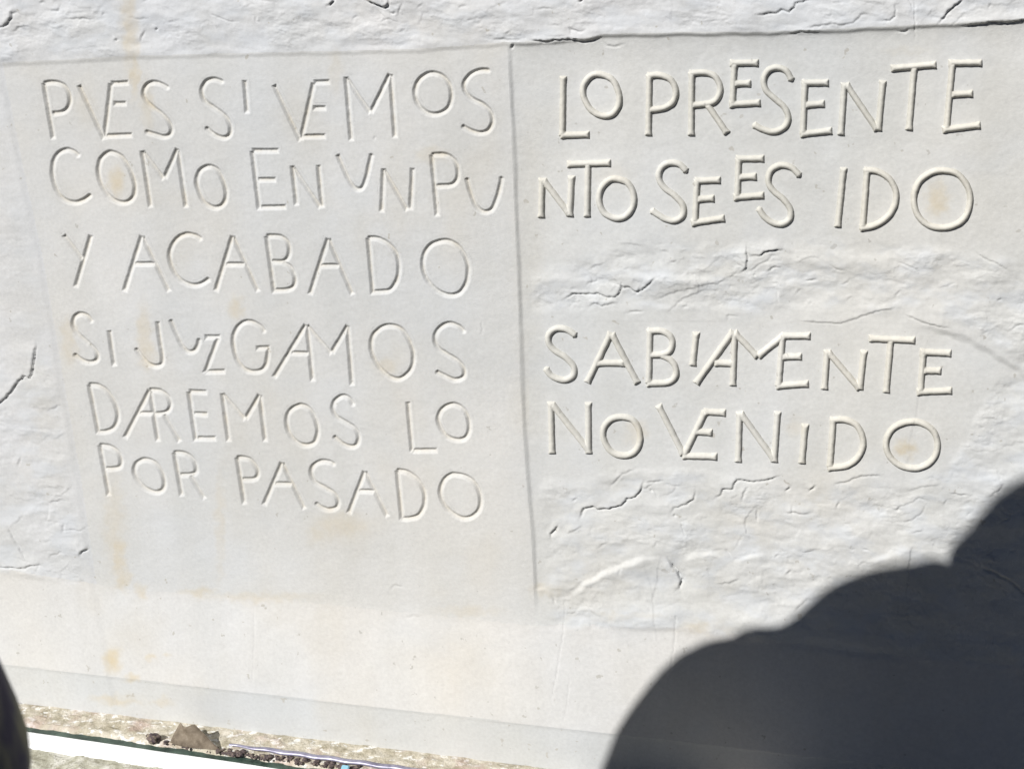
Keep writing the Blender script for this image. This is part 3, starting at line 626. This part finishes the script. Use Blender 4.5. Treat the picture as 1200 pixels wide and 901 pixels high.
# ------------------------------------------------------------------ ledge, strips and pavement at the wall's foot
def rough_slab(name, x0, x1, y0, y1, ztop, thick, mat, amp=0.001, nx=500, ny=24, seed=0, fs=(0.02, 0.012), edge=0.002, parent=None, sh0=-.022):
    """slab with an uneven top and front edge; y0 is the back, y1 the front (y1 < y0)"""
    xs = np.linspace(x0, x1, nx); ts = np.linspace(0, 1, ny); X, T = np.meshgrid(xs, ts)
    yf = y1 + edge * fbm(X / fs[0], X * 0 + seed, 4, seed + 7)
    yf = yf - .022 * (X + .42); yb = y0 + sh0 * (X + .42)
    Y = yb + (yf - yb) * T
    Z = ztop + amp * fbm(X / fs[0], Y / fs[1], 5, seed) - amp * 2.5 * sm((T - 0.93) / 0.07)
    front = np.stack([X[-1], Y[-1] + 0.0006 * perlin(X[-1] / .01, X[-1] * 0, seed), Z[-1] - thick], -1)
    G = np.concatenate([np.stack([X, Y, Z], -1), front[None]], 0)
    Vv, Fq, _ = sub_mesh(G, np.ones((G.shape[0] - 1, nx - 1), bool), {})
    return mesh_obj(name, Vv, Fq, mat, parent)

m_tan, nt_, b_ = mat_new('weathered_mortar', .95, .15); pos = mapping(nt_)
c_ = ramp(nt_, noise(nt_, 60, 6, .7, pos).outputs['Fac'], [(.3, (.26, .23, .16)), (.48, (.46, .42, .33)), (.66, (.62, .58, .50))]).outputs[0]
wsp = ramp(nt_, noise(nt_, 85, 4, .6, mapping(nt_, (1, 1.5, 1)), .1).outputs['Fac'], [(.55, (0, 0, 0)), (.62, (1, 1, 1))]).outputs[0]
c_ = mixc(nt_, wsp, c_, (.74, .73, .69))
pk = ramp(nt_, noise(nt_, 28, 3, .6, pos).outputs['Fac'], [(.5, (0, 0, 0)), (.68, (.6, .6, .6))]).outputs[0]
c_ = mixc(nt_, pk, c_, (.42, .31, .27)); nt_.links.new(c_, b_.inputs['Base Color'])
pp = bump(nt_, b_, noise(nt_, 220, 5, .7, pos).outputs['Fac'], .002, .9); bump(nt_, b_, noise(nt_, 70, 4, .7, pos).outputs['Fac'], .004, .6, pp)
m_green, nt_, b_ = mat_new('dark_green_metal', .45, .4); pos = mapping(nt_)
c_ = ramp(nt_, noise(nt_, 55, 5, .7, pos).outputs['Fac'], [(.35, (.018, .032, .026)), (.65, (.075, .115, .09))]).outputs[0]; nt_.links.new(c_, b_.inputs['Base Color'])
bump(nt_, b_, noise(nt_, 180, 4, .6, pos).outputs['Fac'], .001, .5)
m_white, nt_, b_ = mat_new('white_paint', .45, .4); pos = mapping(nt_)
c_ = ramp(nt_, noise(nt_, 40, 6, .7, mapping(nt_, (.6, 2, 1))).outputs['Fac'], [(.30, (.62, .63, .66)), (.42, (.84, .85, .85)), (.7, (.88, .88, .87))]).outputs[0]; nt_.links.new(c_, b_.inputs['Base Color'])
bump(nt_, b_, noise(nt_, 60, 4, .6, pos).outputs['Fac'], .001, .4)
m_stone, nt_, b_ = mat_new('pale_worn_stone', .95, .15); pos = mapping(nt_)
c_ = ramp(nt_, noise(nt_, 38, 7, .7, pos, .8).outputs['Fac'], [(.3, (.22, .21, .15)), (.48, (.42, .41, .33)), (.62, (.62, .61, .55))]).outputs[0]
crk = ramp(nt_, noise(nt_, 30, 6, .7, mapping(nt_, (1, 4, 1)), .5).outputs['Fac'], [(.485, (0, 0, 0)), (.5, (1, 1, 1)), (.515, (0, 0, 0))]).outputs[0]
c_ = mixc(nt_, crk, c_, (.16, .14, .10)); nt_.links.new(c_, b_.inputs['Base Color'])
bump(nt_, b_, noise(nt_, 120, 5, .7, pos).outputs['Fac'], .003, .8)
m_ground, nt_, b_ = mat_new('dark_soil', .95, .15); pos = mapping(nt_)
c_ = ramp(nt_, noise(nt_, 9, 6, .6, pos).outputs['Fac'], [(.3, (.022, .021, .018)), (.7, (.045, .042, .036))]).outputs[0]; nt_.links.new(c_, b_.inputs['Base Color'])
bump(nt_, b_, noise(nt_, 90, 5, .6, pos).outputs['Fac'], .004, .6)

def yz(u, v, z=Z_LEDGE): return on_z(u, v, z)[..., 1]
YG0 = float(yz(200, 872.5)); YG1 = float(yz(200, 881.5)); YW1 = float(yz(180, 893.5))
ledge = rough_slab('mortar_ledge', -1.5, 1.4, 0.004, YG0, Z_LEDGE, .012, m_tan, .0016, 1500, 40, 1, (.022, .012), .0022, None, 0)
tag(ledge, 'thin weathered tan mortar ledge speckled white along the foot of the wall', 'ledge')
green = rough_slab('green_strip', -1.5, 1.4, YG0 + .010, YG1, Z_LEDGE - .004, .008, m_green, .0006, 700, 8, 2, (.05, .02), .0008)
tag(green, 'narrow dark green metal strip between the tan ledge and the white strip', 'metal strip')
white = rough_slab('white_strip', -1.5, 1.4, YG1 + .004, YW1, Z_LEDGE - .0035, .006, m_white, .0006, 700, 12, 3, (.06, .02), .003)
tag(white, 'bright white painted strip in full sun below the green strip', 'painted strip')
stone = rough_slab('stone_step', -1.5, 1.4, YW1 + .012, -.22, Z_LEDGE - .006, .54, m_stone, .003, 900, 60, 4, (.03, .02), .004)
tag(stone, 'pale worn stone step with dark cracks at the bottom left corner', 'stone step')
gp = 60.0
g0 = np.array([[-gp, -gp, 0], [gp, -gp, 0], [gp, gp, 0], [-gp, gp, 0]], float); g0[:, 2] = -0.95
tag(mesh_obj('ground', g0, [[0, 1, 2, 3]], m_ground, None, None, False), None, kind='structure')

# torn brown leaf leaning on the wall's foot
m_leaf, nt_, b_ = mat_new('dry_leaf', .75, .2); pos = mapping(nt_)
c_ = ramp(nt_, noise(nt_, 90, 5, .65, pos).outputs['Fac'], [(.3, (.09, .07, .05)), (.55, (.19, .155, .115)), (.75, (.28, .24, .19))]).outputs[0]; nt_.links.new(c_, b_.inputs['Base Color'])
bump(nt_, b_, noise(nt_, 160, 4, .6, pos).outputs['Fac'], .001, .8)
def leaf(bl, br, tl, tr, n=18):
    """sheet between a bottom edge bl-br on the ledge and a top edge tl-tr, curled, 0.7 mm thick"""
    A = []
    for j in range(n + 1):
        t = j / n
        for i in range(n + 1):
            s_ = i / n
            a_ = bl + (br - bl) * s_; b2 = tl + (tr - tl) * s_
            p = a_ + (b2 - a_) * t
            p = p + np.array([0, -0.004 * math.sin(math.pi * s_) - 0.0012 * math.sin(7 * s_ + 4 * t), 0.0006 * math.sin(9 * s_) * (t > .02)])
            A.append(p)
    A = np.array(A).reshape(n + 1, n + 1, 3); Bk = A + np.array([0.0002, .0007, 0])
    G = np.concatenate([A, Bk[::-1]], 0); G = np.concatenate([G, G[:1]], 0)
    Vv, Fq, _ = sub_mesh(G, np.ones((G.shape[0] - 1, n), bool), {})
    return Vv, Fq
zl = Z_LEDGE + .001
bl = on_z(199, 869.5, zl); br = on_z(259, 878.5, zl)
tl = on_y(210, 847.5, bl[1] + .006); tr = on_y(227, 849.5, br[1] + .010)
Vv, Fq = leaf(bl, br, tl, tr)
lf = mesh_obj('dry_leaf', Vv, Fq, m_leaf); tag(lf, 'torn brown dry leaf leaning upright against the foot of the wall', 'leaf')
# litter on the ledge
m_dark, nt_, b_ = mat_new('dark_litter', .8, .2); pos = mapping(nt_)
c_ = ramp(nt_, noise(nt_, 220, 4, .7, pos).outputs['Fac'], [(.35, (.04, .032, .04)), (.55, (.13, .10, .09)), (.72, (.34, .30, .2))]).outputs[0]; nt_.links.new(c_, b_.inputs['Base Color'])
def lump(name, c, r, seed, mat, parent=None, sub=3):
    bm = bmesh.new(); bmesh.ops.create_icosphere(bm, subdivisions=sub, radius=1)
    rnd = random.Random(seed); ph = [rnd.uniform(0, 6) for _ in range(6)]
    for v_ in bm.verts:
        p = v_.co; k_ = 1 + .22 * math.sin(3 * p.x + ph[0]) * math.sin(4 * p.y + ph[1]) + .16 * math.sin(7 * p.z + ph[2] + 3 * p.x) + .08 * math.sin(13 * p.y + ph[3])
        v_.co = Vector((p.x * r[0] * k_, p.y * r[1] * k_, p.z * r[2] * k_))
    me = bpy.data.meshes.new(name); bm.to_mesh(me); bm.free(); me.materials.append(mat)
    for f_ in me.polygons: f_.use_smooth = True
    o = bpy.data.objects.new(name, me); scn.collection.objects.link(o); o.location = c
    if parent: o.parent = parent
    return o
c0 = on_z(180, 868, Z_LEDGE); o = lump('withered_bud', (c0[0], c0[1], Z_LEDGE + .004), (.0085, .006, .0055), 3, m_dark)
tag(o, 'small dark withered bud left of the brown leaf on the ledge', 'plant debris')
rnd = random.Random(4)
bm = bmesh.new()
for i in range(110):
    u_ = rnd.uniform(262, 420) if i > 14 else rnd.uniform(190, 262); vv_ = np.interp(u_, [190, 262, 420], [871, 881, 901]) + rnd.uniform(-3.5, 2.5)
    p = on_z(u_, vv_, Z_LEDGE); r_ = rnd.uniform(.0008, .0032)
    mt_ = Matrix.Translation((p[0], p[1], Z_LEDGE + r_ * .4)) @ Matrix.Rotation(rnd.uniform(0, 6), 4, 'Z') @ Matrix.Diagonal((r_ * rnd.uniform(1, 2.4), r_, r_ * rnd.uniform(.5, .9), 1))
    bmesh.ops.create_icosphere(bm, subdivisions=1, radius=1, matrix=mt_)
me = bpy.data.meshes.new('crumbled_dirt'); bm.to_mesh(me); bm.free(); me.materials.append(m_dark)
o = bpy.data.objects.new('crumbled_dirt', me); scn.collection.objects.link(o)
tag(o, 'dark crumbs of dirt and dead plants along the green strip right of the leaf', 'dirt', kind='stuff')
m_pipe, nt_, b_ = mat_new('grey_sheet_metal', .35, .5); b_.inputs['Base Color'].default_value = (.42, .41, .48, 1); b_.inputs['Metallic'].default_value = .3
pos = mapping(nt_); c_ = ramp(nt_, noise(nt_, 50, 5, .7, pos).outputs['Fac'], [(.35, (.16, .15, .21)), (.65, (.36, .35, .44))]).outputs[0]; nt_.links.new(c_, b_.inputs['Base Color'])
pa = on_z(268, 877, Z_LEDGE); pb = on_z(520, 912, Z_LEDGE)
n = 60; ring = 10; G = []
for i in range(n + 1):
    t_ = i / n; c = pa + (pb - pa) * t_; rr_ = .0024 * (0.5 + 0.5 * sm(t_ * 4)); row = []
    for j in range(ring + 1):
        a_ = 2 * math.pi * j / ring
        row.append((c[0], c[1] + .003 + rr_ * 1.5 * math.cos(a_) + .0008 * math.sin(i * .7), Z_LEDGE + .0035 + rr_ * math.sin(a_)))
    G.append(row)
Vv, Fq, _ = sub_mesh(np.array(G, float), np.ones((n, ring), bool), {})
tag(mesh_obj('metal_flashing', Vv, Fq, m_pipe), 'thin lavender grey metal flashing along the edge of the tan ledge', 'metal flashing')
m_blue, nt_, b_ = mat_new('blue_chip', .5, .4); b_.inputs['Base Color'].default_value = (.22, .42, .52, 1)
p = on_z(405, 904, Z_LEDGE)
bm = bmesh.new(); bmesh.ops.create_cube(bm, size=1, matrix=Matrix.Translation((p[0], p[1], Z_LEDGE + .005)) @ Matrix.Rotation(.5, 4, 'X') @ Matrix.Diagonal((.009, .006, .003, 1)))
bmesh.ops.bevel(bm, geom=bm.edges[:], offset=.0008, segments=2, affect='EDGES')
me = bpy.data.meshes.new('blue_chip'); bm.to_mesh(me); bm.free(); me.materials.append(m_blue)
o = bpy.data.objects.new('blue_chip', me); scn.collection.objects.link(o)
tag(o, 'small light blue chip lying beside the grey flashing at the frame edge', 'plastic chip')

# ------------------------------------------------------------------ the person at the left whose shadow falls on the wall
def SH(px, py, y):                            # a point at depth y whose sun shadow lands on wall pixel (px, py)
    w = on_y(px, py, 0); s_ = -y / -SUN[1]
    return Vector(w + SUN * s_)
def UP(u, v, dist):
    q = rays(np.array(float(u)), np.array(float(v))); q = q / np.linalg.norm(q)
    return Vector(CAM + q * dist)
m_cloth, nt_, b_ = mat_new('dark_cloth', .9, .15); pos = mapping(nt_)
c_ = ramp(nt_, noise(nt_, 26, 4, .6, mapping(nt_, (1, 1, .45))).outputs['Fac'], [(.36, (.03, .026, .045)), (.47, (.12, .11, .15)), (.58, (.30, .29, .20))]).outputs[0]; nt_.links.new(c_, b_.inputs['Base Color'])
bump(nt_, b_, noise(nt_, 300, 3, .6, pos).outputs['Fac'], .0006, .5)
m_skin, nt_, b_ = mat_new('skin', .55, .35); pos = mapping(nt_)
c_ = ramp(nt_, noise(nt_, 30, 4, .6, pos).outputs['Fac'], [(.3, (.42, .25, .17)), (.7, (.52, .33, .24))]).outputs[0]; nt_.links.new(c_, b_.inputs['Base Color'])
m_hair, nt_, b_ = mat_new('dark_hair', .6, .3); b_.inputs['Base Color'].default_value = (.02, .014, .01, 1)
GZ = -0.95
YH = -1.0
head = SH(1244, 730, YH); lsh = SH(868, 804, -0.87); lel = SH(750, 995, -0.82)
rsh = Vector((2 * head.x - lsh.x - .01, 2 * head.y - lsh.y, lsh.z)); neck = (lsh + rsh) / 2 + Vector((0, 0, .05))
fwdv = Vector((0.62, 0.60, 0)).normalized()   # body faces between the wall and the right
person = empty('person', (head.x, head.y, GZ), 'person in dark clothes beside the wall, blurred dark sleeve filling the bottom left corner', 'person')
bpy.context.view_layer.update()
pinv = Matrix.Translation((-head.x, -head.y, -GZ))
def skin_mesh(name, pts, edges, mat, parent, levels=2):
    me = bpy.data.meshes.new(name); me.from_pydata([p[0] for p in pts], edges, []); me.materials.append(mat)
    o = bpy.data.objects.new(name, me); scn.collection.objects.link(o); o.parent = parent; o.matrix_parent_inverse = pinv
    sk = o.modifiers.new('Skin', 'SKIN'); sk.use_smooth_shade = True
    for i, p in enumerate(pts):
        r_ = p[1]; me.skin_vertices[0].data[i].radius = (r_, r_) if not isinstance(r_, tuple) else r_
    me.skin_vertices[0].data[0].use_root = True
    ss = o.modifiers.new('Sub', 'SUBSURF'); ss.levels = levels; ss.render_levels = levels
    return o
hips = Vector((head.x - .02, head.y - .01, GZ + .93)); chest = (neck + hips) * .5 + Vector((0, 0, .12))
belly = (chest + hips) * .5
ax = (lsh - rsh).normalized()
hl = hips + ax * .09 - Vector((0, 0, .06)); hr = hips - ax * .09 - Vector((0, 0, .06))
lkn = hl + Vector((.01, .01, -.42)); rkn = hr + Vector((0, 0, -.42)); lan = Vector((lkn.x - .01, lkn.y, GZ + .09)); ran = Vector((rkn.x - .01, rkn.y, GZ + .09))
rel = UP(-330, 640, .36); rfo = UP(-140, 836, .45); rwr = UP(-22, 1000, .47)
lwr = lel + Vector((.14, -.08, -.16))
P0 = [(hips, (.15, .12)), (belly, (.145, .115)), (chest, (.165, .125)), (neck, (.075, .075)), (head - Vector((0, 0, .105)), .055),
      (lsh, .072), (lel, .054), (lwr, .036), (rsh, .072), (rel, .052), (rfo, .042), (rwr, .034),
      (hl, .095), (lkn, .062), (lan, .045), (hr, .095), (rkn, .062), (ran, .045),
      (SH(1120, 800, -.97), .06), (SH(1000, 830, -.93), .06),
      (lan + fwdv * .15 - Vector((0, 0, .05)), .035), (ran + fwdv * .15 - Vector((0, 0, .05)), .035)]
E0 = [(0, 1), (1, 2), (2, 3), (3, 4), (2, 5), (5, 6), (6, 7), (2, 8), (8, 9), (9, 10), (10, 11), (0, 12), (12, 13), (13, 14), (0, 15), (15, 16), (16, 17), (3, 18), (18, 19), (14, 20), (17, 21)]
body = skin_mesh('clothed_body', P0, E0, m_cloth, person)
col_ = [(SH(868, 812, -.88), .05), (SH(915, 792, -.90), .048), (SH(948, 800, -.91), .046), (SH(1000, 736, -.92), .042), (SH(1045, 728, -.94), .048), (SH(1092, 728, -.95), .048), (SH(1150, 715, -.98), .055)]
skin_mesh('hooded_collar', col_, [(i, i + 1) for i in range(6)], m_cloth, person)
def hand(w, direction, side_):
    dz = direction.normalized(); up_ = Vector((0, 0, 1)); sd = dz.cross(up_).normalized() * side_
    pts = [(w, (.026, .02)), (w + dz * .045, (.036, .018)), (w + dz * .085, (.036, .015))]; ed = [(0, 1), (1, 2)]
    for k_, (off, ln) in enumerate(((-.028, .030), (-.0095, .036), (.0095, .034), (.028, .026))):
        b0 = w + dz * .09 + sd * off; i0 = len(pts)
        pts += [(b0, .0095), (b0 + dz * ln * .8 - up_ * .01, .0088), (b0 + dz * ln * 1.1 - up_ * .034, .0078)]
        ed += [(2, i0), (i0, i0 + 1), (i0 + 1, i0 + 2)]
    i0 = len(pts); tb = w + dz * .03 - sd * .03
    pts += [(tb, .012), (tb + dz * .03 - sd * .016, .0105), (tb + dz * .055 - sd * .014 - up_ * .012, .009)]; ed += [(0, i0), (i0, i0 + 1), (i0 + 1, i0 + 2)]
    return skin_mesh('hand', pts, ed, m_skin, person)
hand(rwr, (rwr - rfo), 1); hand(lwr, (lwr - lel), -1)
# head: one surface with brow, nose, chin and ears
bm = bmesh.new(); bmesh.ops.create_uvsphere(bm, u_segments=40, v_segments=28, radius=1)
sdv = Vector((fwdv.y, -fwdv.x, 0))
for v_ in bm.verts:
    x, y, z = v_.co                            # y forward, x side
    k_ = 1.0
    yy = y * .098; xx = x * .078; zz = z * .118
    if y > 0:
        jaw = max(0, -z); xx *= 1 - .28 * jaw; yy *= 1 - .12 * jaw
        yy += .022 * math.exp(-(x / .13) ** 2 - ((z + .05) / .16) ** 2) + .007 * math.exp(-(x / .28) ** 2 - ((z + .42) / .07) ** 2)
        yy -= .012 * (math.exp(-((x - .36) / .16) ** 2 - ((z - .08) / .1) ** 2) + math.exp(-((x + .36) / .16) ** 2 - ((z - .08) / .1) ** 2))
        yy += .012 * math.exp(-(x / .3) ** 2 - ((z + .85) / .15) ** 2)
    xx += math.copysign(.014, x) * math.exp(-((abs(x) - 1) / .12) ** 2 - ((y + .05) / .16) ** 2 - (z / .26) ** 2) if x else 0
    v_.co = fwdv * yy + sdv * xx + Vector((0, 0, zz))
me = bpy.data.meshes.new('head'); bm.to_mesh(me); me.materials.append(m_skin)
for f_ in me.polygons: f_.use_smooth = True
ho = bpy.data.objects.new('head', me); scn.collection.objects.link(ho); ho.parent = person; ho.matrix_parent_inverse = pinv; ho.location = head
for v_ in bm.verts:
    c = v_.co; fz = c.dot(fwdv)
    v_.co = c * 1.07
dl = [v_ for v_ in bm.verts if (v_.co.dot(fwdv) > .028 and v_.co.z < .045) or v_.co.z < -.06]
bmesh.ops.delete(bm, geom=dl, context='VERTS')
me = bpy.data.meshes.new('hair'); bm.to_mesh(me); bm.free(); me.materials.append(m_hair)
ha = bpy.data.objects.new('hair', me); scn.collection.objects.link(ha); ha.parent = person; ha.matrix_parent_inverse = pinv; ha.location = head
sf = ha.modifiers.new('Solid', 'SOLIDIFY'); sf.thickness = .006; sf.offset = -1
